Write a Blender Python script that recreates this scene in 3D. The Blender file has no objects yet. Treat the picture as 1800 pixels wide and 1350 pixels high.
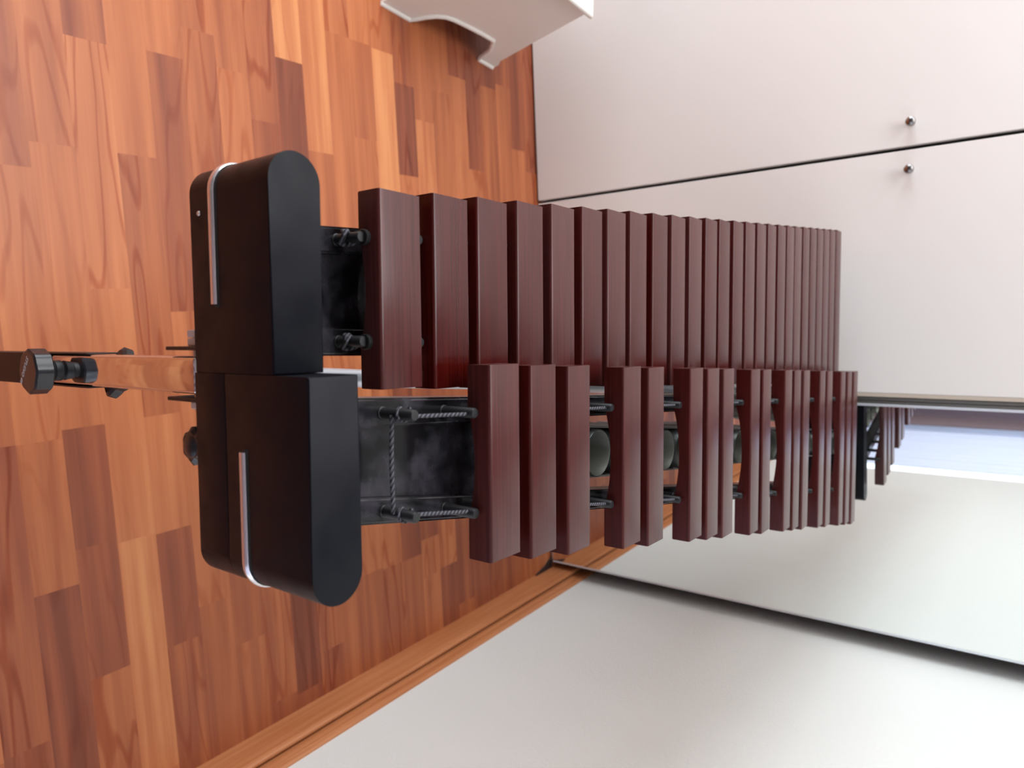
import bpy, bmesh, math, random
from mathutils import Vector, Matrix
S = bpy.context.scene
C = S.collection
PI = math.pi

# ------------------------------------------------------------------ camera
cd = bpy.data.cameras.new('camera'); cam = bpy.data.objects.new('camera', cd); C.objects.link(cam)
cd.sensor_width = 36.0; cd.sensor_fit = 'HORIZONTAL'; cd.lens = 36 * 1252.76 / 1800
cd.clip_start = 0.02; cd.clip_end = 100
R_ = Vector((0.9929459, -0.1140545, 0.0324028))      # image-down direction of the turned photograph
U_ = Vector((0.0430009, 0.6010807, 0.7980306))
F_ = Vector((0.1104957, 0.7910079, -0.6017451))
M = Matrix((U_, -R_, -F_)).transposed().to_4x4()
M.translation = Vector((0.115243, -1.644389, 1.139480))
cam.matrix_world = M
cd.dof.use_dof = True; cd.dof.focus_distance = 0.60; cd.dof.aperture_fstop = 9.0
S.camera = cam

# ------------------------------------------------------------------ world, lights, exposure
w = bpy.data.worlds.new('sky'); S.world = w; w.use_nodes = True
bg = w.node_tree.nodes['Background']; bg.inputs[0].default_value = (0.85, 0.92, 1.0, 1); bg.inputs[1].default_value = 2.2

def area(name, loc, target, sx, sy, power, col):
    l = bpy.data.lights.new(name, 'AREA'); l.shape = 'RECTANGLE'; l.size = sx; l.size_y = sy
    l.energy = power; l.color = col
    o = bpy.data.objects.new(name, l); C.objects.link(o); o.location = loc
    o.rotation_euler = (Vector(target) - Vector(loc)).to_track_quat('-Z', 'Y').to_euler()
    return o
# daylight entering by the window of the left wall, and by the curtained window of the right wall
area('window_daylight', (-2.47, -1.00, 1.28), (0, -1.0, 1.1), 1.5, 1.75, 46, (0.90, 0.96, 1.0))
area('curtain_daylight', (1.25, -2.45, 1.45), (-0.3, -2.45, 1.3), 1.2, 1.5, 9, (0.90, 0.93, 1.0))
# ceiling lamp
area('ceiling_lamp_light', (-0.90, -0.85, 2.40), (-0.90, -0.85, 0), 2.0, 1.4, 44, (0.95, 0.98, 1.0))

vs = S.view_settings
S.display_settings.display_device = 'sRGB'
vs.view_transform = 'Standard'; vs.look = 'None'; vs.gamma = 1; vs.use_curve_mapping = False
vs.exposure = 0.07
try:
    S.cycles.use_denoising = True
except Exception: pass
S.cycles.max_bounces = 10; S.cycles.diffuse_bounces = 5; S.cycles.glossy_bounces = 6
S.cycles.sample_clamp_indirect = 6.0

# ------------------------------------------------------------------ helpers
def srgb(r, g, b):
    f = lambda c: (c/255/12.92) if c/255 <= 0.04045 else ((c/255+0.055)/1.055)**2.4
    return (f(r), f(g), f(b), 1)

def mat(name, col, rough=0.5, metal=0.0, spec=0.5, **kw):
    m = bpy.data.materials.new(name); m.use_nodes = True
    b = m.node_tree.nodes['Principled BSDF']
    b.inputs['Base Color'].default_value = col
    b.inputs['Roughness'].default_value = rough
    b.inputs['Metallic'].default_value = metal
    b.inputs['Specular IOR Level'].default_value = spec
    for k, v in kw.items(): b.inputs[k.replace('_', ' ')].default_value = v
    return m

def nodes(m): return m.node_tree.nodes, m.node_tree.links, m.node_tree.nodes['Principled BSDF']

def add_noise_bump(m, scale, strength, dist=0.001, detail=4, stretch=None):
    N, L, b = nodes(m)
    tc = N.new('ShaderNodeTexCoord'); mp = N.new('ShaderNodeMapping')
    if stretch: mp.inputs['Scale'].default_value = stretch
    n = N.new('ShaderNodeTexNoise'); n.inputs['Scale'].default_value = scale; n.inputs['Detail'].default_value = detail
    bp = N.new('ShaderNodeBump'); bp.inputs['Strength'].default_value = strength; bp.inputs['Distance'].default_value = dist
    L.new(tc.outputs['Object'], mp.inputs[0]); L.new(mp.outputs[0], n.inputs['Vector'])
    L.new(n.outputs[0], bp.inputs['Height']); L.new(bp.outputs[0], b.inputs['Normal'])
    return n, mp

def add_noise_color(m, scale, c0, c1, p0=0.35, p1=0.65, stretch=None, detail=4, dist=0.0):
    N, L, b = nodes(m)
    tc = N.new('ShaderNodeTexCoord'); mp = N.new('ShaderNodeMapping')
    if stretch: mp.inputs['Scale'].default_value = stretch
    n = N.new('ShaderNodeTexNoise'); n.inputs['Scale'].default_value = scale; n.inputs['Detail'].default_value = detail
    n.inputs['Distortion'].default_value = dist
    r = N.new('ShaderNodeValToRGB'); r.color_ramp.elements[0].position = p0; r.color_ramp.elements[1].position = p1
    r.color_ramp.elements[0].color = c0; r.color_ramp.elements[1].color = c1
    L.new(tc.outputs['Object'], mp.inputs[0]); L.new(mp.outputs[0], n.inputs['Vector'])
    L.new(n.outputs[0], r.inputs[0]); L.new(r.outputs[0], b.inputs['Base Color'])
    return r

def link(name, bm, m, parent=None, smooth=False):
    me = bpy.data.meshes.new(name)
    bmesh.ops.recalc_face_normals(bm, faces=bm.faces)
    if smooth:
        for f in bm.faces: f.smooth = True
        for e in bm.edges:
            if len(e.link_faces) == 2 and e.calc_face_angle(0) > 0.6: e.smooth = False
    bm.to_mesh(me); bm.free()
    for mm in (m if isinstance(m, (list, tuple)) else [m]): me.materials.append(mm)
    o = bpy.data.objects.new(name, me); C.objects.link(o)
    if parent: o.parent = parent
    return o

def empty(name, loc=(0, 0, 0), rz=0, parent=None):
    o = bpy.data.objects.new(name, None); C.objects.link(o); o.location = loc; o.rotation_euler = (0, 0, rz)
    o.empty_display_size = 0.1
    if parent: o.parent = parent
    return o

def tag(o, label=None, cat=None, group=None, kind=None):
    if label: o['label'] = label
    if cat: o['category'] = cat
    if group: o['group'] = group
    if kind: o['kind'] = kind
    return o

def box(bm, x0, x1, y0, y1, z0, z1, bevel=0, seg=2, edges=None):
    v = [bm.verts.new(p) for p in ((x0,y0,z0),(x1,y0,z0),(x1,y1,z0),(x0,y1,z0),(x0,y0,z1),(x1,y0,z1),(x1,y1,z1),(x0,y1,z1))]
    fs = [bm.faces.new([v[i] for i in q]) for q in ((0,3,2,1),(4,5,6,7),(0,1,5,4),(1,2,6,5),(2,3,7,6),(3,0,4,7))]
    if bevel:
        es = {e for f in fs for e in f.edges}
        if edges: es = [e for e in es if edges(e)]
        bmesh.ops.bevel(bm, geom=list(es), offset=bevel, segments=seg, affect='EDGES', profile=0.5)
    return bm

def prism(bm, pts, axis, a, b, bevel=0, seg=2):
    """extrude the closed outline pts (2D) along axis from a to b"""
    def P(p, t):
        if axis == 'z': return (p[0], p[1], t)
        if axis == 'y': return (p[0], t, p[1])
        return (t, p[0], p[1])
    A = [bm.verts.new(P(p, a)) for p in pts]; B = [bm.verts.new(P(p, b)) for p in pts]
    n = len(pts)
    fa = bm.faces.new(A); fb = bm.faces.new(B[::-1])
    sides = [bm.faces.new((A[i], B[i], B[(i+1) % n], A[(i+1) % n])) for i in range(n)]
    if bevel:
        bmesh.ops.bevel(bm, geom=list(set(fa.edges) | set(fb.edges)), offset=bevel, segments=seg, affect='EDGES', profile=0.5)
    return bm

def tube(bm, pts, r, n=12, cap=True, ry=None):
    """tube along a poly-line; r number or list"""
    rings = []
    pts = [Vector(p) for p in pts]
    for i, p in enumerate(pts):
        d = (pts[min(i+1, len(pts)-1)] - pts[max(i-1, 0)]).normalized()
        up = Vector((0, 0, 1)) if abs(d.z) < 0.9 else Vector((0, 1, 0))
        a = d.cross(up).normalized(); b = a.cross(d).normalized()
        rr = r[i] if isinstance(r, (list, tuple)) else r
        rings.append([bm.verts.new(p + a*rr*math.cos(2*PI*k/n) + b*(rr if ry is None else ry)*math.sin(2*PI*k/n)) for k in range(n)])
    for i in range(len(rings)-1):
        for k in range(n):
            bm.faces.new((rings[i][k], rings[i][(k+1) % n], rings[i+1][(k+1) % n], rings[i+1][k]))
    if cap: bm.faces.new(rings[0][::-1]); bm.faces.new(rings[-1])
    return bm

def lathe(bm, prof, n=24, mtx=Matrix()):
    """prof: list of (r, h) spun about local z, placed by mtx"""
    rings = []
    for r, h in prof:
        if r < 1e-6: rings.append([bm.verts.new(mtx @ Vector((0, 0, h)))])
        else: rings.append([bm.verts.new(mtx @ Vector((r*math.cos(2*PI*k/n), r*math.sin(2*PI*k/n), h))) for k in range(n)])
    for a, b in zip(rings, rings[1:]):
        for k in range(n):
            q = [a[k % len(a)], a[(k+1) % len(a)], b[(k+1) % len(b)], b[k % len(b)]]
            q = list(dict.fromkeys(q))
            if len(q) >= 3: bm.faces.new(q)
    return bm

# ------------------------------------------------------------------ materials
M_door = mat('white_melamine', srgb(226, 221, 218), 0.42, spec=0.35); add_noise_bump(M_door, 900, 0.04, 0.0004)
M_edge = mat('warm_edge_band', srgb(196, 182, 168), 0.5)
M_dark = mat('dark_gap', srgb(22, 18, 16), 0.8)
M_wall = mat('textured_white_paper', srgb(226, 229, 226), 0.85, spec=0.15)
n_, mp_ = add_noise_bump(M_wall, 170, 0.55, 0.0016, 6)
M_plain = mat('white_paint', srgb(205, 208, 208), 0.9, spec=0.1); add_noise_bump(M_plain, 120, 0.1, 0.001)
M_mirror = mat('mirror_glass', (0.90, 0.93, 0.92, 1), 0.012, 1.0)
M_alu = mat('brushed_aluminium', srgb(218, 222, 230), 0.32, 0.45); add_noise_bump(M_alu, 300, 0.05, 0.0003, stretch=(8, 8, 0.2))
M_alud = mat('dark_anodised_profile', srgb(120, 118, 114), 0.4, 0.8)
M_chrome = mat('chrome', srgb(232, 232, 236), 0.06, 1.0)
M_strip = mat('chrome_strip_metal', srgb(235, 232, 236), 0.2, 0.85)
M_nickel = mat('satin_nickel', srgb(205, 203, 200), 0.30, 0.5)
M_knob = mat('polished_steel', srgb(150, 148, 147), 0.22, 1.0)
M_black = mat('black_satin_lacquer', srgb(22, 19, 21), 0.38, spec=0.2)
add_noise_color(M_black, 26, srgb(6, 8, 17), srgb(11, 12, 20), 0.3, 0.75)
N, L, b = nodes(M_black)
tc = N.new('ShaderNodeTexCoord'); nn = N.new('ShaderNodeTexNoise'); nn.inputs['Scale'].default_value = 45; nn.inputs['Detail'].default_value = 6
mr = N.new('ShaderNodeMapRange'); mr.inputs[1].default_value = 0.35; mr.inputs[2].default_value = 0.7; mr.inputs[3].default_value = 0.32; mr.inputs[4].default_value = 0.5
L.new(tc.outputs['Object'], nn.inputs['Vector']); L.new(nn.outputs[0], mr.inputs[0]); L.new(mr.outputs[0], b.inputs['Roughness'])
M_rail = mat('black_gloss_rail_paint', srgb(20, 19, 22), 0.17, spec=0.7)
r_ = add_noise_color(M_rail, 42, srgb(16, 15, 18), srgb(60, 58, 64), 0.45, 0.72, detail=9)
M_rubber = mat('black_rubber', srgb(22, 22, 24), 0.5)
M_plastic = mat('black_glossy_plastic', srgb(30, 31, 36), 0.28, spec=0.6)
M_steelb = mat('black_powder_coated_steel', srgb(38, 24, 22), 0.45, spec=0.4)
M_tubeout = mat('dark_resonator_metal', srgb(92, 94, 92), 0.35, 0.7)
M_tubein = mat('resonator_inner_metal', srgb(150, 152, 142), 0.5, 0.3)
M_white = mat('white_plastic', srgb(236, 232, 226), 0.38, spec=0.5)
M_print = mat('grey_print', srgb(196, 186, 184), 0.6)

# braided cord
M_cord = mat('braided_black_cord', srgb(40, 39, 44), 0.75)
N, L, b = nodes(M_cord)
tc = N.new('ShaderNodeTexCoord'); wv = N.new('ShaderNodeTexWave'); wv.wave_type = 'BANDS'; wv.bands_direction = 'DIAGONAL'
wv.inputs['Scale'].default_value = 150; wv.inputs['Distortion'].default_value = 0.6
rp = N.new('ShaderNodeValToRGB'); rp.color_ramp.elements[0].color = srgb(14, 14, 17); rp.color_ramp.elements[1].color = srgb(92, 90, 100)
bu = N.new('ShaderNodeBump'); bu.inputs['Strength'].default_value = 0.8; bu.inputs['Distance'].default_value = 0.0008
L.new(tc.outputs['Object'], wv.inputs['Vector']); L.new(wv.outputs['Color'], rp.inputs[0]); L.new(rp.outputs[0], b.inputs['Base Color'])
L.new(wv.outputs['Color'], bu.inputs['Height']); L.new(bu.outputs[0], b.inputs['Normal'])

def rosewood():
    m = bpy.data.materials.new('dark_red_rosewood'); m.use_nodes = True
    N, L, b = nodes(m)
    tc = N.new('ShaderNodeTexCoord'); oi = N.new('ShaderNodeObjectInfo')
    mp = N.new('ShaderNodeMapping'); mp.inputs['Scale'].default_value = (2.5, 150, 150)
    off = N.new('ShaderNodeVectorMath'); off.operation = 'ADD'
    mul = N.new('ShaderNodeMath'); mul.operation = 'MULTIPLY'; mul.inputs[1].default_value = 37
    L.new(oi.outputs['Random'], mul.inputs[0])
    L.new(tc.outputs['Object'], mp.inputs[0]); L.new(mp.outputs[0], off.inputs[0]); L.new(mul.outputs[0], off.inputs[1])
    n = N.new('ShaderNodeTexNoise'); n.inputs['Scale'].default_value = 4; n.inputs['Detail'].default_value = 6; n.inputs['Distortion'].default_value = 0.3
    L.new(off.outputs[0], n.inputs['Vector'])
    r = N.new('ShaderNodeValToRGB'); r.color_ramp.elements[0].position = 0.3; r.color_ramp.elements[1].position = 0.72
    r.color_ramp.elements[0].color = srgb(56, 12, 11); r.color_ramp.elements[1].color = srgb(80, 24, 20)
    L.new(n.outputs[0], r.inputs[0])
    hs = N.new('ShaderNodeHueSaturation')
    mv = N.new('ShaderNodeMapRange'); mv.inputs[3].default_value = 0.84; mv.inputs[4].default_value = 1.16
    ms = N.new('ShaderNodeMapRange'); ms.inputs[3].default_value = 1.05; ms.inputs[4].default_value = 0.85
    L.new(oi.outputs['Random'], mv.inputs[0]); L.new(mv.outputs[0], hs.inputs['Value'])
    L.new(oi.outputs['Random'], ms.inputs[0]); L.new(ms.outputs[0], hs.inputs['Saturation'])
    L.new(r.outputs[0], hs.inputs['Color']); L.new(hs.outputs[0], b.inputs['Base Color'])
    b.inputs['Roughness'].default_value = 0.28; b.inputs['Specular IOR Level'].default_value = 0.42
    bu = N.new('ShaderNodeBump'); bu.inputs['Strength'].default_value = 0.04; bu.inputs['Distance'].default_value = 0.0003
    L.new(n.outputs[0], bu.inputs['Height']); L.new(bu.outputs[0], b.inputs['Normal'])
    return m
M_bar = rosewood()
# the second natural bar has a worn, wet-looking glossy patch at its right end
M_bar2 = rosewood(); M_bar2.name = 'dark_red_rosewood_worn'
N, L, b = nodes(M_bar2)
tc = N.new('ShaderNodeTexCoord'); sx = N.new('ShaderNodeSeparateXYZ'); nz = N.new('ShaderNodeTexNoise'); nz.inputs['Scale'].default_value = 160; nz.inputs['Detail'].default_value = 5
L.new(tc.outputs['Object'], sx.inputs[0]); L.new(tc.outputs['Object'], nz.inputs['Vector'])
q1 = N.new('ShaderNodeMath'); q1.operation = 'MULTIPLY_ADD'; q1.inputs[1].default_value = 0.004; L.new(nz.outputs[0], q1.inputs[0]); L.new(sx.outputs[0], q1.inputs[2])
q2 = N.new('ShaderNodeMapRange'); q2.inputs[1].default_value = 0.1525; q2.inputs[2].default_value = 0.1545; q2.inputs[3].default_value = 0.27; q2.inputs[4].default_value = 0.10
L.new(q1.outputs[0], q2.inputs[0]); L.new(q2.outputs[0], b.inputs['Roughness'])

def floor_mat():
    m = bpy.data.materials.new('cherry_strip_parquet'); m.use_nodes = True
    N, L, b = nodes(m)
    at = N.new('ShaderNodeAttribute'); at.attribute_name = 'strip'      # r tone, g random, b random
    sep = N.new('ShaderNodeSeparateColor'); L.new(at.outputs['Color'], sep.inputs[0])
    tc = N.new('ShaderNodeTexCoord')
    rnd = N.new('ShaderNodeCombineXYZ')
    for k, (o, f) in enumerate((('Green', 31), ('Blue', 17), ('Green', 9))):
        q = N.new('ShaderNodeMath'); q.operation = 'MULTIPLY'; q.inputs[1].default_value = f
        L.new(sep.outputs[o], q.inputs[0]); L.new(q.outputs[0], rnd.inputs[k])
    ad = N.new('ShaderNodeVectorMath'); ad.operation = 'ADD'
    L.new(tc.outputs['Object'], ad.inputs[0]); L.new(rnd.outputs[0], ad.inputs[1])
    # tone of a strip
    r = N.new('ShaderNodeValToRGB'); cr = r.color_ramp
    cr.elements[0].position = 0.0; cr.elements[0].color = srgb(122, 66, 48)
    cr.elements[1].position = 1.0; cr.elements[1].color = srgb(205, 136, 88)
    for p, c in ((0.25, srgb(146, 80, 55)), (0.5, srgb(168, 97, 62)), (0.75, srgb(186, 112, 72))):
        e = cr.elements.new(p); e.color = c
    # broad figure (cathedral grain) - rings stretched along the strip
    mp = N.new('ShaderNodeMapping'); mp.inputs['Scale'].default_value = (2.2, 17, 17)
    L.new(ad.outputs[0], mp.inputs[0])
    n1 = N.new('ShaderNodeTexNoise'); n1.inputs['Scale'].default_value = 1.0; n1.inputs['Detail'].default_value = 1.5
    L.new(mp.outputs[0], n1.inputs['Vector'])
    k1 = N.new('ShaderNodeMath'); k1.operation = 'MULTIPLY'; k1.inputs[1].default_value = 46
    L.new(n1.outputs[0], k1.inputs[0])
    sn = N.new('ShaderNodeMath'); sn.operation = 'SINE'; L.new(k1.outputs[0], sn.inputs[0])
    rl = N.new('ShaderNodeMapRange'); rl.inputs[1].default_value = 0.55; rl.inputs[2].default_value = 1.0
    L.new(sn.outputs[0], rl.inputs[0])
    # streaks: light sapwood
    mp2 = N.new('ShaderNodeMapping'); mp2.inputs['Scale'].default_value = (1.2, 26, 26); L.new(ad.outputs[0], mp2.inputs[0])
    n2 = N.new('ShaderNodeTexNoise'); n2.inputs['Scale'].default_value = 1.6; n2.inputs['Detail'].default_value = 3; L.new(mp2.outputs[0], n2.inputs['Vector'])
    st = N.new('ShaderNodeMapRange'); st.inputs[1].default_value = 0.3; st.inputs[2].default_value = 0.75; st.inputs[3].default_value = -0.20; st.inputs[4].default_value = 0.26
    L.new(n2.outputs[0], st.inputs[0])
    # fine fibres
    mp3 = N.new('ShaderNodeMapping'); mp3.inputs['Scale'].default_value = (8, 420, 420); L.new(ad.outputs[0], mp3.inputs[0])
    n3 = N.new('ShaderNodeTexNoise'); n3.inputs['Scale'].default_value = 1; n3.inputs['Detail'].default_value = 3; L.new(mp3.outputs[0], n3.inputs['Vector'])
    fb = N.new('ShaderNodeMapRange'); fb.inputs[3].default_value = -0.07; fb.inputs[4].default_value = 0.07; L.new(n3.outputs[0], fb.inputs[0])
    s1 = N.new('ShaderNodeMath'); s1.operation = 'ADD'; L.new(sep.outputs['Red'], s1.inputs[0]); L.new(st.outputs[0], s1.inputs[1])
    s2 = N.new('ShaderNodeMath'); s2.operation = 'ADD'; L.new(s1.outputs[0], s2.inputs[0]); L.new(fb.outputs[0], s2.inputs[1])
    L.new(s2.outputs[0], r.inputs[0])
    dk = N.new('ShaderNodeMix'); dk.data_type = 'RGBA'; dk.blend_type = 'MULTIPLY'; dk.inputs[7].default_value = srgb(214, 172, 152)
    f2 = N.new('ShaderNodeMath'); f2.operation = 'MULTIPLY'; L.new(rl.outputs[0], f2.inputs[0])
    amt = N.new('ShaderNodeMapRange'); amt.inputs[1].default_value = 0.25; amt.inputs[2].default_value = 0.9; amt.inputs[3].default_value = 0.05; amt.inputs[4].default_value = 0.75
    L.new(sep.outputs['Blue'], amt.inputs[0]); L.new(amt.outputs[0], f2.inputs[1])
    L.new(f2.outputs[0], dk.inputs[0]); L.new(r.outputs[0], dk.inputs[6])
    L.new(dk.outputs[2], b.inputs['Base Color'])
    b.inputs['Roughness'].default_value = 0.36; b.inputs['Specular IOR Level'].default_value = 0.32
    bu = N.new('ShaderNodeBump'); bu.inputs['Strength'].default_value = 0.05; bu.inputs['Distance'].default_value = 0.0005
    L.new(n3.outputs[0], bu.inputs['Height']); L.new(bu.outputs[0], b.inputs['Normal'])
    return m
M_floor = floor_mat()

def skirting_mat():
    m = mat('oiled_cherry_skirting', srgb(196, 128, 74), 0.4)
    add_noise_color(m, 3, srgb(180, 110, 66), srgb(200, 134, 90), 0.3, 0.7, stretch=(30, 1.2, 30), detail=5)
    return m
M_skirt = skirting_mat()

# ------------------------------------------------------------------ the room
XW = 0.900            # right wall
XL, YB, ZC = -2.40, -3.60, 2.45
def struct(name, bm, m, smooth=False): return tag(link(name, bm, m, None, smooth), kind='structure')

# floor of parquet strips: strips run across the room (x); each strip is a run of blocks with its own tone
PITCH = 0.0592
FX0, FX1, FY0, FY1 = XL, XW + 0.0, YB, 0.60
random.seed(11)
bm = bmesh.new(); lay = bm.loops.layers.float_color.new('strip')
# blocks that can be made out in the photograph: strip number -> list of (x of block ends), tones
KNOWN = {}
def known(k, cuts, tones): KNOWN[k] = (cuts, tones)
known(-2, [-2.165, -1.864, -1.554, -1.167, -0.782, -0.431, -0.054, 0.279, 0.713], [0.47, 0.61, 0.68, 0.47, 0.59, 0.3, 0.41, 0.4, 0.25, 0.24])
known(-1, [-1.989, -1.583, -1.274, -0.88, -0.476, -0.103, 0.28, 0.499, 0.841], [0.21, 0.83, 0.55, 0.2, 0.53, 0.43, 0.62, 0.47, 0.15, 0.69])
known(0, [-2.129, -1.698, -1.335, -0.923, -0.568, -0.139, 0.268, 0.448, 0.652], [0.28, 0.56, 0.54, 0.58, 0.9, 0.6, 0.57, 0.22, 0.3, 0.5])
known(1, [-2.1, -1.751, -1.397, -1.026, -0.684, -0.296, 0.065, 0.455, 0.852], [0.27, 0.36, 0.7, 0.33, 0.8, 0.33, 0.7, 0.6, 0.8, 0.75])
known(2, [-2.124, -1.744, -1.317, -0.882, -0.462, -0.139, 0.267, 0.458, 0.651], [0.46, 0.56, 0.81, 0.35, 0.41, 0.6, 0.43, 0.65, 0.25, 0.35])
known(3, [-2.194, -1.782, -1.47, -1.031, -0.612, -0.303, 0.103, 0.603], [0.57, 0.6, 0.52, 0.12, 0.72, 0.6, 0.3, 0.53, 0.45])
known(4, [-2.026, -1.587, -1.216, -0.779, -0.355, -0.009, 0.392, 0.698], [0.55, 0.44, 0.45, 0.54, 0.5, 0.42, 0.65, 0.3, 0.45])
known(5, [-2.084, -1.74, -1.318, -1.012, -0.69, -0.305, 0.121, 0.473, 0.838], [0.22, 0.45, 0.29, 0.35, 0.17, 0.45, 0.6, 0.19, 0.5, 0.29])
known(6, [-2.077, -1.718, -1.417, -1.04, -0.667, -0.23, 0.112, 0.445, 0.846], [0.47, 0.73, 0.51, 0.44, 0.43, 0.4, 0.34, 0.34, 0.05, 0.3])
known(7, [-2.2, -1.897, -1.493, -1.094, -0.745, -0.35, -0.042, 0.353, 0.788], [0.48, 0.68, 0.35, 0.39, 0.38, 0.9, 0.1, 0.6, 0.5, 0.32])
known(8, [-2.031, -1.687, -1.284, -0.905, -0.601, -0.193, 0.16008079467311787, 0.573], [0.66, 0.55, 0.66, 0.45, 0.4, 0.8, 0.41, 0.63, 0.45])
known(9, [-2.296, -1.949, -1.625, -1.205, -0.844, -0.427, 0.121, 0.669], [0.63, 0.35, 0.49, 0.57, 0.36, 0.6, 0.6, 0.65, 0.4])
known(10, [-2.335, -1.922, -1.583, -1.257, -0.84, -0.427, -0.236, 0.219, 0.674], [0.46, 0.54, 0.32, 0.58, 0.59, 0.6, 0.47, 0.6, 0.6, 0.4])
known(11, [-2.239, -1.88, -1.522, -1.173, -0.835, -0.424, 0.126, 0.675], [0.57, 0.43, 0.9, 0.49, 0.87, 0.6, 0.95, 0.12, 0.4])
known(12, [-2.328, -1.924, -1.593, -1.163, -0.73, -0.369, -0.176, 0.235, 0.645, 0.735], [0.62, 0.25, 0.33, 0.46, 0.41, 0.35, 0.1, 0.7, 0.3, 0.6, 0.59])
known(13, [-2.275, -1.845, -1.448, -1.022, -0.716, -0.302, 0.038, 0.42, 0.73], [0.79, 0.25, 0.45, 0.47, 0.48, 0.55, 0.75, 0.37, 0.65, 0.2])
known(14, [-2.275, -1.843, -1.485, -1.112, -0.719, -0.377, 0.232, 0.841], [0.35, 0.37, 0.47, 0.84, 0.17, 0.52, 0.6, 0.3, 0.41])
known(15, [-1.947, -1.536, -1.212, -0.798, -0.423, -0.01, 0.405, 0.706], [0.58, 0.52, 0.44, 0.46, 0.25, 0.7, 0.62, 0.29, 0.3])
known(16, [-2.234, -1.917, -1.599, -1.291, -0.991, -0.582, -0.216, 0.094, 0.53], [0.45, 0.66, 0.59, 0.42, 0.62, 0.33, 0.22, 0.69, 0.33, 0.3])
known(17, [-2.192, -1.792, -1.414, -1.097, -0.751, -0.424, -0.071, 0.24, 0.565], [0.39, 0.23, 0.29, 0.24, 0.7, 0.1, 0.45, 0.34, 0.35, 0.33])
known(18, [-2.293, -1.959, -1.594, -1.197, -0.838, -0.44, -0.065, 0.332, 0.642], [0.63, 0.15, 0.65, 0.64, 0.41, 0.3, 0.5, 0.74, 0.29, 0.46])
known(19, [-2.313, -1.911, -1.517, -1.106, -0.682, -0.289, 0.12462920984486037, 0.504, 0.818], [0.68, 0.46, 0.47, 0.67, 0.72, 0.17, 0.56, 0.5, 0.78, 0.7])
y = -1.2276 - PITCH*42
k = -42
while y < FY1:
    y0, y1 = max(y, FY0), min(y + PITCH, FY1)
    if y1 > y0:
        if k in KNOWN:
            cuts, tones = KNOWN[k]
            cuts = [FX0] + list(cuts) + [FX1]
        else:
            cuts = [FX0]; x = FX0 + random.uniform(0.1, 0.4)
            while x < FX1 - 0.05: cuts.append(x); x += random.uniform(0.24, 0.44)
            cuts.append(FX1); tones = None
        for i in range(len(cuts)-1):
            vs4 = [bm.verts.new((xx, yy, 0)) for xx, yy in ((cuts[i], y0), (cuts[i+1], y0), (cuts[i+1], y1), (cuts[i], y1))]
            f = bm.faces.new(vs4)
            tone = tones[i] if tones else min(0.95, max(0.05, random.gauss(0.5, 0.22)))
            c = (tone, random.random(), random.random(), 1)
            for lp in f.loops: lp[lay] = c
    y += PITCH; k += 1
fl = struct('floor', bm, M_floor)
bm = bmesh.new(); box(bm, XL-0.1, XW+0.1, YB-0.1, 0.7, ZC, ZC+0.1); struct('ceiling', bm, M_plain)
# slim unseen ceiling lamp housing, added over the lamp's light
bm = bmesh.new(); box(bm, -1.90, 0.10, -1.55, -0.15, 2.405, 2.449, 0.004); struct('added_lamp_housing', bm, M_white)
# right wall with an opening for the curtained window
bm = bmesh.new()
box(bm, XW, XW+0.12, -1.76, 0.62, 0, ZC); box(bm, XW, XW+0.12, YB, -3.15, 0, ZC)
box(bm, XW, XW+0.12, -3.15, -1.76, 2.25, ZC); box(bm, XW, XW+0.12, -3.15, -1.76, 0, 0.02)
struct('wall_right', bm, M_wall)
# left wall with a window opening
bm = bmesh.new()
wy0, wy1, wz0, wz1 = -1.80, -0.20, 0.35, 2.20
box(bm, XL-0.12, XL, YB, wy0, 0, ZC); box(bm, XL-0.12, XL, wy1, 0.62, 0, ZC)
box(bm, XL-0.12, XL, wy0, wy1, 0, wz0); box(bm, XL-0.12, XL, wy0, wy1, wz1, ZC)
struct('wall_left', bm, M_plain)
bm = bmesh.new(); box(bm, XL-0.12, XW+0.12, YB-0.12, YB, 0, ZC); struct('wall_back', bm, mat('low_bounce_taupe', srgb(104, 98, 96), 0.9, spec=0.1))  # unseen wall, colour darkened to cut light bounced onto the bar fronts
bm = bmesh.new(); box(bm, XL-0.12, XW+0.12, 0.60, 0.70, 0, ZC); struct('wall_front', bm, M_plain)
# window frame on the left
bm = bmesh.new()
for a, b_, c_, d_ in ((wy0, wy0+.05, wz0, wz1), (wy1-.05, wy1, wz0, wz1), (wy0+.05, wy1-.05, wz0, wz0+.05), (wy0+.05, wy1-.05, wz1-.05, wz1), (-1.025, -0.975, wz0+.05, wz1-.05)):
    box(bm, XL-0.05, XL-0.005, a, b_, c_, d_, 0.004)
struct('window_1', bm, M_white)
bm = bmesh.new()
for a, b_, c_, d_ in ((-3.15, -3.10, .02, 2.25), (-1.775, -1.760, .02, 2.25)):
    box(bm, XW+0.03, XW+0.08, a, b_, c_, d_, 0.003)
struct('window_2', bm, M_white)
# skirting of the right wall, in two layers with a dark groove
bm = bmesh.new()
prism(bm, [(0.876, 0), (0.876, 0.066), (0.8775, 0.0715), (0.881, 0.0735), (0.8852, 0.073), (0.8852, 0)], 'y', -1.76, 0.30)
prism(bm, [(0.8906, 0), (0.8906, 0.080), (0.8925, 0.086), (0.8925, 0.090), (0.8912, 0.092), (0.8930, 0.099), (0.8970, 0.102), (0.8999, 0.102), (0.8999, 0)], 'y', -1.76, 0.30)
struct('baseboard_right', bm, M_skirt)
bm = bmesh.new(); box(bm, 0.8853, 0.8905, -0.46, 0.30, 0.0, 0.0700)
box(bm, 0.8853, 0.8905, -1.76, -0.46, 0.0, 0.035)
struct('trim_1', bm, mat('brown_groove_filler', srgb(120, 78, 50), 0.6))
print('room done')

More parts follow.
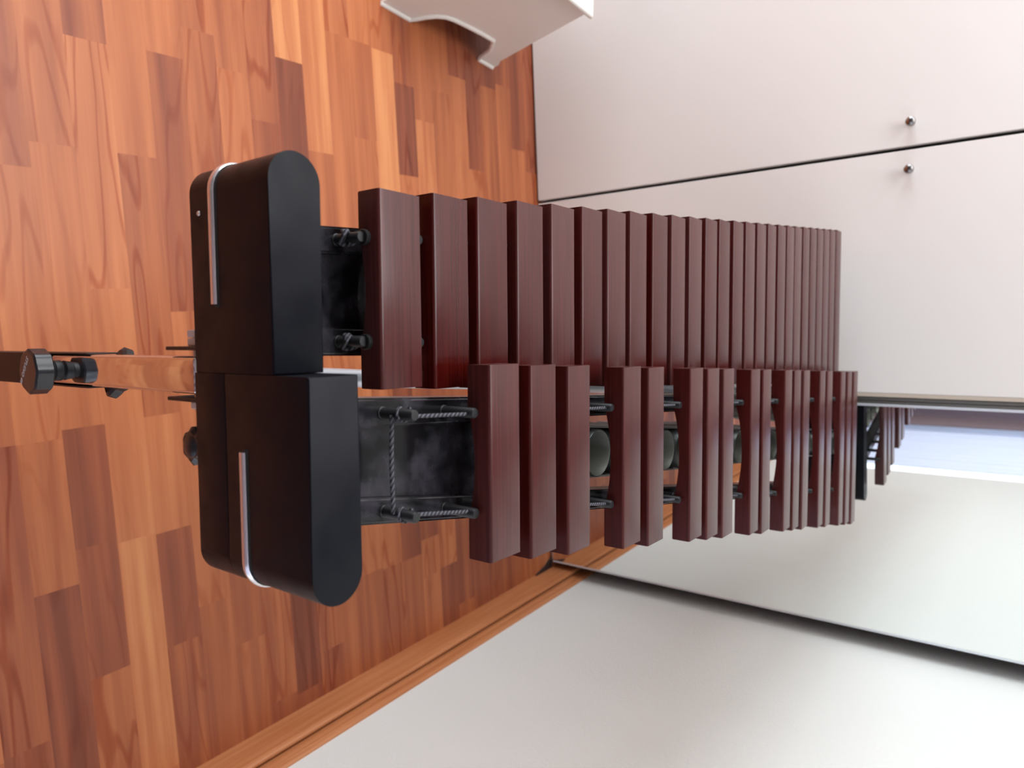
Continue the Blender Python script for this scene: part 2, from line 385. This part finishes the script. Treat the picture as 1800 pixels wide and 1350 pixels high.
# ------------------------------------------------------------------ wardrobe
H_W = 2.30
ward = tag(empty('wardrobe', (0, 0, 0)), 'white built-in wardrobe with hinged doors and a mirrored door, along the far wall', 'wardrobe')
bm = bmesh.new(); box(bm, -1.70, 0.856, 0.026, 0.58, 0.03, H_W, 0.001); box(bm, -1.70, 0.852, 0.05, 0.56, 0.0, 0.03)
tag(link('carcass', bm, M_dark, ward), None)
def door(x0, x1):
    bm = bmesh.new(); box(bm, x0, x1, 0.0, 0.019, 0.006, H_W, 0.0012)
    return link('door', bm, M_door, ward)
dA = door(-0.690, -0.1640); dB = door(-0.1560, 0.3325); dC = door(-1.22, -0.698)
def knob(x, z, par):
    bm = bmesh.new()
    mt = Matrix.Translation((x, 0, z)) @ Matrix.Rotation(PI/2, 4, 'X')
    lathe(bm, [(0.0, 0.0), (0.0062, 0.0), (0.0055, 0.006), (0.0050, 0.012), (0.0078, 0.0155), (0.0092, 0.0185), (0.0092, 0.021), (0.0078, 0.0245), (0.0045, 0.0265), (0, 0.027)], 28, mt)
    return link('knob', bm, M_knob, par, True)
knob(-0.2068, 0.9065, dA); knob(-0.1163, 0.905, dB)
bm = bmesh.new(); box(bm, 0.3327, 0.3405, 0.0, 0.02, 0.006, H_W); link('edge_band', bm, M_edge, ward)
md = empty('mirrored_door', (0, 0, 0), 0, ward)
bm = bmesh.new(); box(bm, 0.3605, 0.8535, -0.0035, 0.0005, 0.013, H_W-0.01); link('mirror', bm, M_mirror, md)
bm = bmesh.new()
box(bm, 0.3420, 0.3475, -0.004, 0.02, 0.013, H_W); box(bm, 0.3487, 0.3540, -0.006, 0.02, 0.013, H_W); box(bm, 0.3470, 0.3490, 0.006, 0.02, 0.013, H_W)
link('grip_profile', bm, M_alud, md)
bm = bmesh.new(); box(bm, 0.3545, 0.3600, -0.0065, 0.02, 0.013, H_W, 0.001)
box(bm, 0.8537, 0.8562, -0.0065, 0.022, 0.013, H_W, 0.0006); box(bm, 0.3605, 0.8535, 0.0008, 0.02, 0.006, H_W, 0)
link('frame', bm, M_alu, md)

bm = bmesh.new(); prism(bm, [(0.8755, -0.080), (0.8755, -0.001), (0.846, -0.001), (0.864, -0.030)], 'z', 0.0, 0.007, 0.001, 1)  # flat dark brown wedge on the floor at the mirrored door's corner
link('dark_floor_wedge', bm, mat('matt_dark_brown', srgb(46, 30, 28), 0.6), ward)

# ------------------------------------------------------------------ xylophone (own frame, origin on the floor)
ZB = 0.8038           # height of the natural bars' top face
DZ = 0.0379           # accidentals raised
xyl = empty('xylophone', (0, -1.3274, 0), -0.0599)
tag(xyl, 'large concert xylophone with dark red rosewood bars, black end blocks and chrome legs', 'xylophone')
def xp(name, bm, m, smooth=False, parent=None): return link(name, bm, m, parent or xyl, smooth)

nat_y = [-0.0009, .0477, .0941, .1425, .1908, .2397, .2855, .3308, .3809, .4280, .4762, .5248, .5690, .6193, .6666, .7148, .7623, .8110, .8575, .9010, .9490, .9950, 1.0403, 1.0850, 1.1300, 1.1765]
acc_y = [.0599, .1065, .1565, .2472, .2959, .3931, .4404, .4877, .5827, .6289, .7265, .7720, .8220, .9182, .9672, 1.0640, 1.1165, 1.1680]
NW, AW, TH = 0.0370, 0.0343, 0.0195
def bar(x0, x1, y0, w, zt, arch):
    """wooden bar: arched underside, rounded top edges"""
    bm = bmesh.new(); Lx = x1 - x0
    prof = [(x0, zt), (x0, zt-TH)]
    a0, a1 = x0 + Lx*0.22, x1 - Lx*0.22
    prof.append((x0 + Lx*0.18, zt-TH))
    for i in range(13):
        t = i/12; prof.append((a0 + (a1-a0)*t, zt - TH + arch*math.sin(PI*t)**0.8 if 0 < t < 1 else zt-TH))
    prof += [(x1 - Lx*0.18, zt-TH), (x1, zt-TH), (x1, zt)]
    A = [bm.verts.new((p[0], y0, p[1])) for p in prof]; B = [bm.verts.new((p[0], y0+w, p[1])) for p in prof]
    n = len(prof)
    bm.faces.new(A); bm.faces.new(B[::-1])
    for i in range(n): bm.faces.new((A[i], B[i], B[(i+1) % n], A[(i+1) % n]))
    top = [e for e in bm.edges if all(abs(v.co.z - zt) < 1e-6 for v in e.verts)]
    vert = [e for e in bm.edges if abs(e.verts[0].co.z-e.verts[1].co.z) > TH*0.9]
    bmesh.ops.bevel(bm, geom=[e for e in top if abs(e.verts[0].co.x-e.verts[1].co.x) > Lx*0.9], offset=0.0023, segments=3, affect='EDGES', profile=0.5)
    bmesh.ops.bevel(bm, geom=[e for e in bm.edges if abs(abs(e.verts[0].co.y - e.verts[1].co.y)) > w*0.7 and min(abs(e.verts[0].co.x-x0), abs(e.verts[0].co.x-x1)) < 1e-6], offset=0.0006, segments=1, affect='EDGES')
    return bm
XR_nat = lambda y: 0.1655 + 0.050*y
for i, y0 in enumerate(nat_y):
    arch = 0.0055 + 0.004*i/25
    xp('wooden_bar', bar(0.0396 - 0.0946*y0, XR_nat(y0), y0, NW, ZB, arch), M_bar2 if i == 1 else M_bar, True)
for y0 in acc_y:
    arch = 0.0055 + 0.005*y0/1.17
    xp('wooden_bar', bar(0.1485 + 0.0449*y0, 0.2745 + 0.1901*y0, y0, AW, ZB+DZ, arch), M_bar, True)

# end blocks
YF, YK = -0.0800, -0.0462
def stadium(xflat, xtip, y0, y1, n=28, inset=0.0):
    r = (y1-y0)/2; s = 1 if xtip > xflat else -1
    y0 += inset; y1 -= inset; r -= inset; xt = xtip - s*inset; xf = xflat + s*inset
    cy = (y0+y1)/2; pts = [(xf, y1), (xf, y0)]
    for i in range(n+1):
        a = -PI/2 + PI*i/n; pts.append((xt - s*r + s*r*math.cos(a), cy + r*math.sin(a)))
    return pts
def block(xflat, xtip, y0, y1, z0, z1, seam=None):
    bm = bmesh.new()
    if seam is None: prism(bm, stadium(xflat, xtip, y0, y1), 'z', z0, z1, 0.0012, 2)
    else:
        prism(bm, stadium(xflat, xtip, y0, y1), 'z', z0, seam-0.00015, 0.0003, 1)
        prism(bm, stadium(xflat, xtip, y0, y1), 'z', seam+0.00015, z1, 0.0012, 2)
        prism(bm, stadium(xflat, xtip, y0, y1, inset=0.0003), 'z', seam-0.001, seam+0.001)
    return xp('end_block', bm, M_black, True)
def trim(block_, xflat, xtip, z, w, yk):
    """half-round chrome strip along the front and around the tip; with its dark-painted shadow groove"""
    r = (YK-YF)/2; s = 1 if xtip > xflat else -1; cy = (YF+YK)/2
    path = [(xflat, YF, z), (xtip - s*r - s*(abs(xtip-xflat)-r)*0.5, YF, z)]
    for i in range(13):
        a = -PI/2 + PI*0.80*i/12; path.append((xtip - s*r + s*r*math.cos(a), cy + r*math.sin(a), z))
    bm = bmesh.new(); tube(bm, path, 0.0019, 16, True, ry=w/2)
    o = xp('chrome_strip', bm, M_strip, True, block_)
    bm = bmesh.new()
    pp = [(p[0]-(s*0.002 if k == 0 else 0), p[1], p[2]+w*0.42) for k, p in enumerate(path)]
    tube(bm, pp, 0.0007, 8, True, ry=w*0.35)  # dark tube standing in for the shadow groove behind the strip
    xp('strip_shadow_groove', bm, M_dark, True, block_)
b1 = block(0.1526, 0.0300, YF, YK, ZB-0.0790, ZB+0.0005)
b2 = block(0.1530, 0.2785, YF, YK, ZB-0.0800, ZB+0.0300, ZB-0.0480)
trim(b1, 0.1126, 0.0300, ZB-0.0548, 0.0064, 0); trim(b2, 0.1975, 0.2785, ZB-0.0308, 0.0064, 0)
# stool-side chips in the lacquer, a small screw
bm = bmesh.new(); lathe(bm, [(0, 0.0004), (0.0014, 0.0004), (0.0016, 0)], 10, Matrix.Translation((0.0585, YF, ZB-0.0695)) @ Matrix.Rotation(PI/2, 4, 'X'))
xp('screw', bm, M_nickel, True, b1)
# far end blocks
block(0.2400, -0.0600, 1.243, 1.276, ZB-0.090, ZB-0.028); block(0.2410, 0.5180, 1.243, 1.276, ZB-0.090, ZB+0.010)

# rails: black flat bars carrying the posts
def rail(xa, xb, w0, w1, zt, y0=YK, y1=1.243):
    bm = bmesh.new()
    for (x0, x1, z0, z1) in ((xa, xb, zt-0.022, zt),):
        v = [(x0-w0/2, y0, z0), (x0+w0/2, y0, z0), (x1+w1/2, y1, z0), (x1-w1/2, y1, z0)]
        A = [bm.verts.new(p) for p in v]; B = [bm.verts.new((p[0], p[1], z1)) for p in v]
        bm.faces.new(A); bm.faces.new(B[::-1])
        for i in range(4): bm.faces.new((A[i], A[(i+1) % 4], B[(i+1) % 4], B[i]))
        bmesh.ops.bevel(bm, geom=[e for e in bm.edges if all(abs(q.co.z-z1) < 1e-6 for q in e.verts)], offset=0.0018, segments=3, affect='EDGES')
    return xp('rail', bm, M_rail, True)
ZA, ZN = ZB + 0.0005, ZB - 0.0350
acL = lambda y: 0.1800 + 0.0620*y; acR = lambda y: 0.2430 + 0.1580*y
naL = lambda y: 0.0690 - 0.0620*y; naR = lambda y: 0.1350 + 0.0200*y
rail(acL(YK), acL(1.243), 0.0187, 0.02, ZA); rail(acR(YK), acR(1.243), 0.0170, 0.024, ZA)
rail(naL(YK), naL(1.243), 0.0175, 0.02, ZN); rail(naR(YK), naR(1.243), 0.0185, 0.02, ZN)
# dusty plate closing the treble end between each pair of rails
def plate(fL, fR, hw, zt, y1):
    bm = bmesh.new()
    pts = [(fL(YK)+hw, YK), (fR(YK)-hw, YK), (fR(y1)-hw, y1), (fL(y1)+hw, y1)]
    prism(bm, pts, 'z', zt-0.006, zt, 0.0005, 1)
    return xp('end_plate', bm, M_rail)
plate(acL, acR, 0.0085, ZA-0.0035, 0.10); plate(naL, naR, 0.0085, ZN-0.0035, 0.10)

# cord posts
def post(x, y, zb, h=0.0290, r=0.0037, lean=0.0):
    bm = bmesh.new()
    mt = Matrix.Translation((x, y, zb)) @ Matrix.Rotation(lean, 4, 'X')
    lathe(bm, [(r*1.15, -0.001), (r*1.15, 0.001), (r, 0.0015), (r, h-0.0012), (r*0.82, h), (0, h+0.0002)], 16, mt)
    return xp('cord_post', bm, M_rubber, True)
gapn = [-0.0060] + [(nat_y[i]+NW+nat_y[i+1])/2 for i in range(25)] + [nat_y[-1]+NW+0.006]
for y_ in gapn:
    for f in (naL, naR): post(f(y_), y_, ZN, 0.024 if y_ < 0 else 0.0275)
ga = [-0.0020]
for i, y_ in enumerate(acc_y):
    if i == 0 or acc_y[i] - acc_y[i-1] > 0.07: ga.append(y_ - 0.0052)
    if i < 17: ga.append((acc_y[i]+AW+acc_y[i+1])/2 if acc_y[i+1]-acc_y[i] < 0.07 else acc_y[i]+AW+0.0052)
ga.append(acc_y[-1]+AW+0.005)
for y_ in ga:
    for f in (acL, acR): post(f(y_), y_, ZA)
# rubber washers before the first natural bar
for f in (naL, naR):
    for k in range(3):
        bm = bmesh.new(); q = 0.0052 - 0.0002*k
        mt = Matrix.Translation((f(0)+0.0002, -0.0046+0.0016*k+0.001, ZN+0.0225)) @ Matrix.Rotation(-PI/2, 4, 'X')
        lathe(bm, [(0, -0.0008), (q-0.0006, -0.0008), (q, -0.0003), (q, 0.0003), (q-0.0006, 0.0008), (0, 0.0008)], 20, mt)
        xp('rubber_washer', bm, M_rubber, True)
# cord: down one rail, across between the first posts, down the other
def cord(fL, fR, y0, zc, zx, yend, knots=False):
    bm = bmesh.new()
    tube(bm, [(fL(yend), yend, zc), (fL(0.3), 0.3, zc), (fL(y0)+0.001, y0, zc), ], 0.0013, 8)
    tube(bm, [(fL(y0)+0.0005, y0-0.0032, zx), ((fL(y0)+fR(y0))/2, y0-0.0036, zx-0.0006), (fR(y0)-0.0005, y0-0.0032, zx)], 0.0014, 8)
    tube(bm, [(fR(y0)-0.001, y0, zc), (fR(0.3), 0.3, zc), (fR(yend), yend, zc)], 0.0013, 8)
    for f in (fL, fR):
        pts = []
        for i in range(19):
            a = 2*PI*i/18*1.5; pts.append((f(y0)+0.0042*math.cos(a), y0+0.0042*math.sin(a), zx + (zc-zx)*i/18))
        tube(bm, pts, 0.0009, 8)
    return xp('cord', bm, M_cord, True)
cord(acL, acR, -0.0020, ZA+0.0235, ZA+0.0120, 1.215)
bm = bmesh.new()
for f in (naL, naR):
    pts = [(f(0) + 0.0042*math.cos(a*0.9), -0.0075+0.0042*math.sin(a*0.9)-0.0008*math.sin(3*a), ZN+0.012+0.0035*math.sin(1.7*a)) for a in [i*0.35 for i in range(34)]]
    tube(bm, pts, 0.0016, 8)
    tube(bm, [(f(0), -0.006, ZN+0.0205), (f(0.5), 0.5, ZN+0.022), (f(1.21), 1.21, ZN+0.022)], 0.0013, 8)
xp('cord', bm, M_cord, True)

# resonator tubes
def resonator(x, y, zt, r, ln):
    bm = bmesh.new(); n = 32
    prof = [(r-0.0011, -ln+0.002), (r-0.0011, -0.0006), (r-0.0007, 0), (r-0.0002, 0), (r, -0.0004), (r, -ln), (0, -ln)]
    lathe(bm, prof, n, Matrix.Translation((x, y, zt)))
    o = xp('resonator_tube', bm, [M_tubeout, M_tubein], True)
    for p in o.data.polygons:
        c = p.center
        if math.hypot(c.x-x, c.y-y) < r-0.0003 and abs(p.normal.z) < 0.9: p.material_index = 1
    return o
for i, y_ in enumerate(acc_y):
    t = y_/1.17; yc = y_+AW/2
    resonator((acL(yc)+acR(yc))/2, yc, ZA+0.002 if i > 0 else ZA-0.011, 0.0222, 0.075+0.24*t)
for i, y_ in enumerate(nat_y):
    t = y_/1.17; yc = y_+NW/2
    resonator((naL(yc)+naR(yc))/2, yc+0.0005, ZN-0.004 if i > 2 else ZN-0.012, 0.0215, 0.070+0.25*t)
# side strips that hold each bank of resonators
for f, g, zt in ((acL, acR, ZA), (naL, naR, ZN)):
    for s in (-1, 1):
        bm = bmesh.new(); y0, y1 = 0.10, 1.235
        c0, c1 = (f(y0)+g(y0))/2 + s*0.0240, (f(y1)+g(y1))/2 + s*0.0240
        if f is naL: c0 -= s*0.0003
        A = [(c0-0.001, y0), (c0+0.001, y0), (c1+0.001, y1), (c1-0.001, y1)]
        prism(bm, A, 'z', zt-0.034, zt-0.010)
        xp('resonator_strip', bm, M_alud)

# long chrome tube of the stand between the two halves
bm = bmesh.new(); tube(bm, [(0.1580, -0.03, ZB-0.200), (0.1975, 0.52, ZB-0.200), (0.2250, 0.90, ZB-0.200), (0.2440, 1.20, ZB-0.200)], 0.0088, 20)
xp('frame_tube', bm, M_alu, True)

# near leg: chrome inner post in a black outer tube, brackets, bolt, nuts, knobs
leg = empty('leg', (0, 0, 0), 0, xyl)
LX0, LX1, LY0, LY1 = 0.1436, 0.1668, -0.0780, -0.0560
bm = bmesh.new(); box(bm, LX0, LX1, LY0, LY1, ZB-0.42, ZB-0.0835, 0.0022, 3); link('chrome_post', bm, M_chrome, leg, True)
bm = bmesh.new(); box(bm, LX0-0.0016, LX1+0.0016, LY0-0.0016, LY1+0.0016, 0.03, ZB-0.3020, 0.0015, 2)
for x0 in (LX0-0.0016, LX1+0.0004):
    box(bm, x0, x0+0.0012, LY0-0.0005, LY1+0.0005, ZB-0.3030, ZB-0.2330, 0.0003, 1)
link('outer_tube', bm, M_steelb, leg, True)
bm = bmesh.new()
for x0 in (0.1372, 0.1694):
    box(bm, x0, x0+0.0024, -0.0780, -0.0560, ZB-0.1180, ZB-0.0790, 0.0004, 1)
link('bracket', bm, M_steelb, leg)
def hexa(bm, x0, x1, y, z, r, rot=0.3):
    pts = [(y + r*math.cos(rot+i*PI/3), z + r*math.sin(rot+i*PI/3)) for i in range(6)]
    prism(bm, pts, 'x', x0, x1, 0.0006, 2)
for (x0, x1, r) in ((0.1270, 0.1316, 0.0060), (0.1322, 0.1370, 0.0060), (0.1722, 0.1764, 0.0052)):
    bm = bmesh.new(); hexa(bm, x0, x1, -0.070, ZB-0.0930, r); link('nut', bm, M_nickel, leg)
bm = bmesh.new(); tube(bm, [(0.1268, -0.070, ZB-0.093), (0.1775, -0.070, ZB-0.093)], 0.0030, 12); link('bolt', bm, M_nickel, leg, True)

def lobed(bm, R, h0, h1, n, mtx, lobes=8, depth=0.10, rb=0.0012):
    pts = []
    for k in range(n):
        a = 2*PI*k/n; pts.append((R*(1 - depth*(0.5-0.5*math.cos(lobes*a))**1.0), a))
    rings = []
    for (s, h) in ((1-rb/R*1.4, h0), (1, h0+rb), (1, h1-rb), (1-rb/R*1.4, h1), ):
        rings.append([bm.verts.new(mtx @ Vector((p*s*math.cos(a), p*s*math.sin(a), h))) for p, a in pts])
    for q, w_ in zip(rings, rings[1:]):
        for k in range(n): bm.faces.new((q[k], q[(k+1) % n], w_[(k+1) % n], w_[k]))
    bm.faces.new(rings[0][::-1]); bm.faces.new(rings[-1])

KC = Vector((0.1560, -0.0920, ZB-0.2790))
mk = Matrix.Translation(KC) @ Matrix.Rotation(PI/2, 4, 'X')      # local z -> -y
bm = bmesh.new(); lobed(bm, 0.0174, -0.0035, 0.0095, 96, mk, 8, 0.055)
kn = link('clamp_knob', bm, M_plastic, leg, True)
bm = bmesh.new()
lathe(bm, [(0.0080, -0.0033), (0.0076, -0.0065), (0.0073, -0.0072), (0.0080, -0.0080), (0.0080, -0.0128), (0.0068, -0.0142), (0, -0.0142)], 28, mk)
link('knob_shaft', bm, M_rubber, kn, True)
# maker's name on the knob face, curved along its lower left edge
cu = bpy.data.curves.new('t', 'FONT'); cu.body = 'STUDIO 49'; cu.size = 0.0052; cu.extrude = 0.00012; cu.align_x = 'CENTER'; cu.align_y = 'CENTER'; cu.shear = 0.15
ob = bpy.data.objects.new('t', cu); C.objects.link(ob)
me = bpy.data.meshes.new_from_object(ob.evaluated_get(bpy.context.evaluated_depsgraph_get()))
me.transform(Matrix.Translation((KC.x-0.0012, KC.y-0.00965, KC.z-0.0062)) @ Matrix.Rotation(math.radians(38), 4, 'Y') @ Matrix.Rotation(PI/2, 4, 'X'))
bpy.data.objects.remove(ob); bpy.data.curves.remove(cu)
me.name = 'lettering'; me.materials.clear(); me.materials.append(M_print)
ob = bpy.data.objects.new('lettering', me); C.objects.link(ob); ob.parent = kn
# second clamp knob at the back of the post, third under the accidentals' block
bm = bmesh.new(); mk2 = Matrix.Translation((0.1555, -0.0545, ZB-0.2535)) @ Matrix.Rotation(-PI/2, 4, 'X') @ Matrix.Rotation(0.35, 4, 'Y')
lobed(bm, 0.0205, 0.004, 0.014, 72, mk2, 6, 0.16, 0.002); lathe(bm, [(0.006, -0.003), (0.006, 0.0045)], 16, mk2); link('clamp_knob', bm, M_plastic, leg, True)
bm = bmesh.new(); mk3 = Matrix.Translation((0.2005, -0.0700, ZB-0.0975)) @ Matrix.Rotation(PI/2, 4, 'X')
lobed(bm, 0.0125, -0.006, 0.005, 72, mk3, 6, 0.16, 0.002); lathe(bm, [(0.005, 0.006), (0.005, -0.02), (0, -0.02)], 16, mk3); lathe(bm, [(0, 0.0075), (0.006, 0.0065), (0.009, 0.004)], 20, mk3)
box(bm, 0.1975, 0.2035, -0.056, -0.050, ZB-0.106, ZB-0.081)
xp('clamp_knob', bm, M_plastic, True)
# foot of the near leg and the far leg (below and beyond the frame)
bm = bmesh.new(); box(bm, 0.02, 0.30, -0.085, -0.055, 0.012, 0.040, 0.003)
link('foot', bm, M_steelb, leg)
leg2 = empty('leg', (0, 0, 0), 0, xyl)
bm = bmesh.new(); box(bm, 0.235, 0.259, 1.19, 1.212, ZB-0.42, ZB-0.10, 0.002); link('chrome_post', bm, M_chrome, leg2, True)
bm = bmesh.new(); box(bm, 0.2335, 0.2605, 1.1885, 1.2135, 0.03, ZB-0.27, 0.0015); link('outer_tube', bm, M_steelb, leg2)
bm = bmesh.new(); box(bm, 0.06, 0.44, 1.185, 1.217, 0.012, 0.040, 0.003); link('foot', bm, M_steelb, leg2)
for lg, yy, xs in ((leg, -0.07, (0.04, 0.28)), (leg2, 1.2, (0.08, 0.42))):
    for x_ in xs:
        bm = bmesh.new(); lathe(bm, [(0, -0.008), (0.015, -0.008), (0.018, -0.005), (0.018, 0.005), (0.015, 0.008), (0, 0.008)], 20, Matrix.Translation((x_, yy, 0.018)) @ Matrix.Rotation(PI/2, 4, 'Y'))
        link('caster_wheel', bm, M_rubber, lg, True)

# ------------------------------------------------------------------ white plastic stool
def stool():
    # local: x outward (to the camera-side flank), y towards the wardrobe, origin on the floor under the flank's rear foot
    st = empty('stool', (-0.5120, -0.4583, 0), -0.12)
    tag(st, 'low white moulded plastic stool with arched flanks, on the floor beside the wardrobe', 'stool')
    D, W, Hh = 0.370, 0.34, 0.312
    y0, y1 = -0.085, 0.290
    # flank outline in (y, z)
    out = [(y0, 0), (y0+0.085, 0), (y0+0.092, 0.012), (y0+0.102, 0.034), (y0+0.114, 0.053), (y0+0.130, 0.066)]
    for i in range(7):
        t = i/6; out.append((y0+0.150+ (D-0.245)*t, 0.072+0.010*math.sin(PI*t*0.5)))
    out += [(y1-0.072, 0.050), (y1-0.062, 0.012), (y1-0.056, 0.0), (y1, 0), (y1+0.003, 0.006), (y1+0.001, 0.018), (y1-0.012, 0.034), (y1-0.050, Hh-0.012), (y1-0.058, Hh), (y0+0.050, Hh), (y0+0.040, Hh-0.012)]
    lean = lambda z: -0.030*z/Hh
    def flank(side):
        bm = bmesh.new()
        for (a, b_) in ((0.0, -0.0035),):
            x = 0 if side > 0 else -W
            s = 1 if side > 0 else -1
            A = [bm.verts.new((x + s*(a+lean(z)), y, z)) for y, z in out]; B = [bm.verts.new((x + s*(b_+lean(z)), y, z)) for y, z in out]
            n = len(out); bm.faces.new(A); bm.faces.new(B[::-1])
            for i in range(n): bm.faces.new((A[i], B[i], B[(i+1) % n], A[(i+1) % n]))
            # rolled lip around the lower edge
            path = [(x + s*(0.0005+lean(z)), y, z) for y, z in out[:17]]
            tube(bm, path, 0.0052, 10)
        return link('flank', bm, M_white, st, True)
    flank(1); flank(-1)
    bm = bmesh.new()
    for (yb, yt) in ((y0+0.004, y0+0.046), (y1-0.012, y1-0.054)):
        zb = 0.05
        v = [(-0.006, yb, zb), (-W+0.006, yb, zb), (-W+0.032, yt, Hh-0.004), (-0.032, yt, Hh-0.004)]
        A = [bm.verts.new(p) for p in v]; B = [bm.verts.new((p[0], p[1]+0.003*(1 if yb < 0 else -1), p[2])) for p in v]
        bm.faces.new(A); bm.faces.new(B[::-1])
        for i in range(4): bm.faces.new((A[i], A[(i+1) % 4], B[(i+1) % 4], B[i]))
    link('apron', bm, M_white, st)
    # seat with a rounded rim and slots
    bm = bmesh.new()
    xs = [-W+0.020, -W+0.075, -0.075, -0.020]; ys = [y0+0.042, y0+0.088, y1-0.098, y1-0.050]
    box(bm, xs[0], xs[-1], ys[0], ys[-1], Hh-0.006, Hh+0.002, 0.0035, 3)
    link('seat', bm, M_white, st, True)
    bm = bmesh.new()
    tube(bm, [(xs[-1], ys[0], Hh+0.001), (xs[-1], ys[-1], Hh+0.001), (xs[0], ys[-1], Hh+0.001), (xs[0], ys[0], Hh+0.001), (xs[-1], ys[0], Hh+0.001)], 0.0058, 12)
    link('rim', bm, M_white, st, True)
    bm = bmesh.new()
    for k in range(4):
        yy = ys[0]+0.055+0.052*k
        prism(bm, [(-0.075+0.008*math.cos(a)-(0.18 if math.cos(a) < 0 else 0), yy+0.006*math.sin(a)) for a in [2*PI*i/20+0.01 for i in range(20)]], 'z', Hh+0.0021, Hh+0.0024)
    link('seat_slots', bm, M_dark, st)
    return st
stool()

# ------------------------------------------------------------------ curtain of the right-hand window (seen in the mirror)
M_curt = mat('mauve_grey_curtain_cloth', srgb(128, 112, 116), 0.75)
M_sheer = mat('pale_blue_sheer_cloth', srgb(224, 228, 238), 0.9)
N, L, b = nodes(M_sheer); tr = N.new('ShaderNodeBsdfTranslucent'); tr.inputs[0].default_value = srgb(224, 228, 240)
mx = N.new('ShaderNodeMixShader'); mx.inputs[0].default_value = 0.5
L.new(b.outputs[0], mx.inputs[1]); L.new(tr.outputs[0], mx.inputs[2]); L.new(mx.outputs[0], N['Material Output'].inputs[0])
def drape(name, x, ya, yb, z0, z1, amp, waves, m, axis='y'):
    bm = bmesh.new(); n = 90; rows = 10; G = []
    for j in range(rows+1):
        z = z0+(z1-z0)*j/rows; row = []
        for i in range(n+1):
            t = i/n; q = ya+(yb-ya)*t; off = amp*math.sin(2*PI*waves*t + 0.5*math.sin(j*0.5)) * (1.15-0.3*j/rows)
            row.append(bm.verts.new((x+off, q, z) if axis == 'y' else (q, x+off, z)))
        G.append(row)
    for j in range(rows):
        for i in range(n): bm.faces.new((G[j][i], G[j][i+1], G[j+1][i+1], G[j+1][i]))
    o = link(name, bm, m, None, True)
    sm = o.modifiers.new('thick', 'SOLIDIFY'); sm.thickness = 0.002
    return o
o = drape('sheer_curtain', XW+0.005, -3.12, -1.905, 0.03, 2.24, 0.012, 14, M_sheer)
tag(o, 'pale blue sheer curtain over the right-hand window, seen in the mirror', 'curtain')
o = drape('heavy_curtain', -2.75, -0.25, 0.862, 0.02, 2.20, 0.03, 7, M_curt, 'x')
tag(o, 'mauve grey heavy curtain with soft folds, seen in the mirror', 'curtain')
print('done')
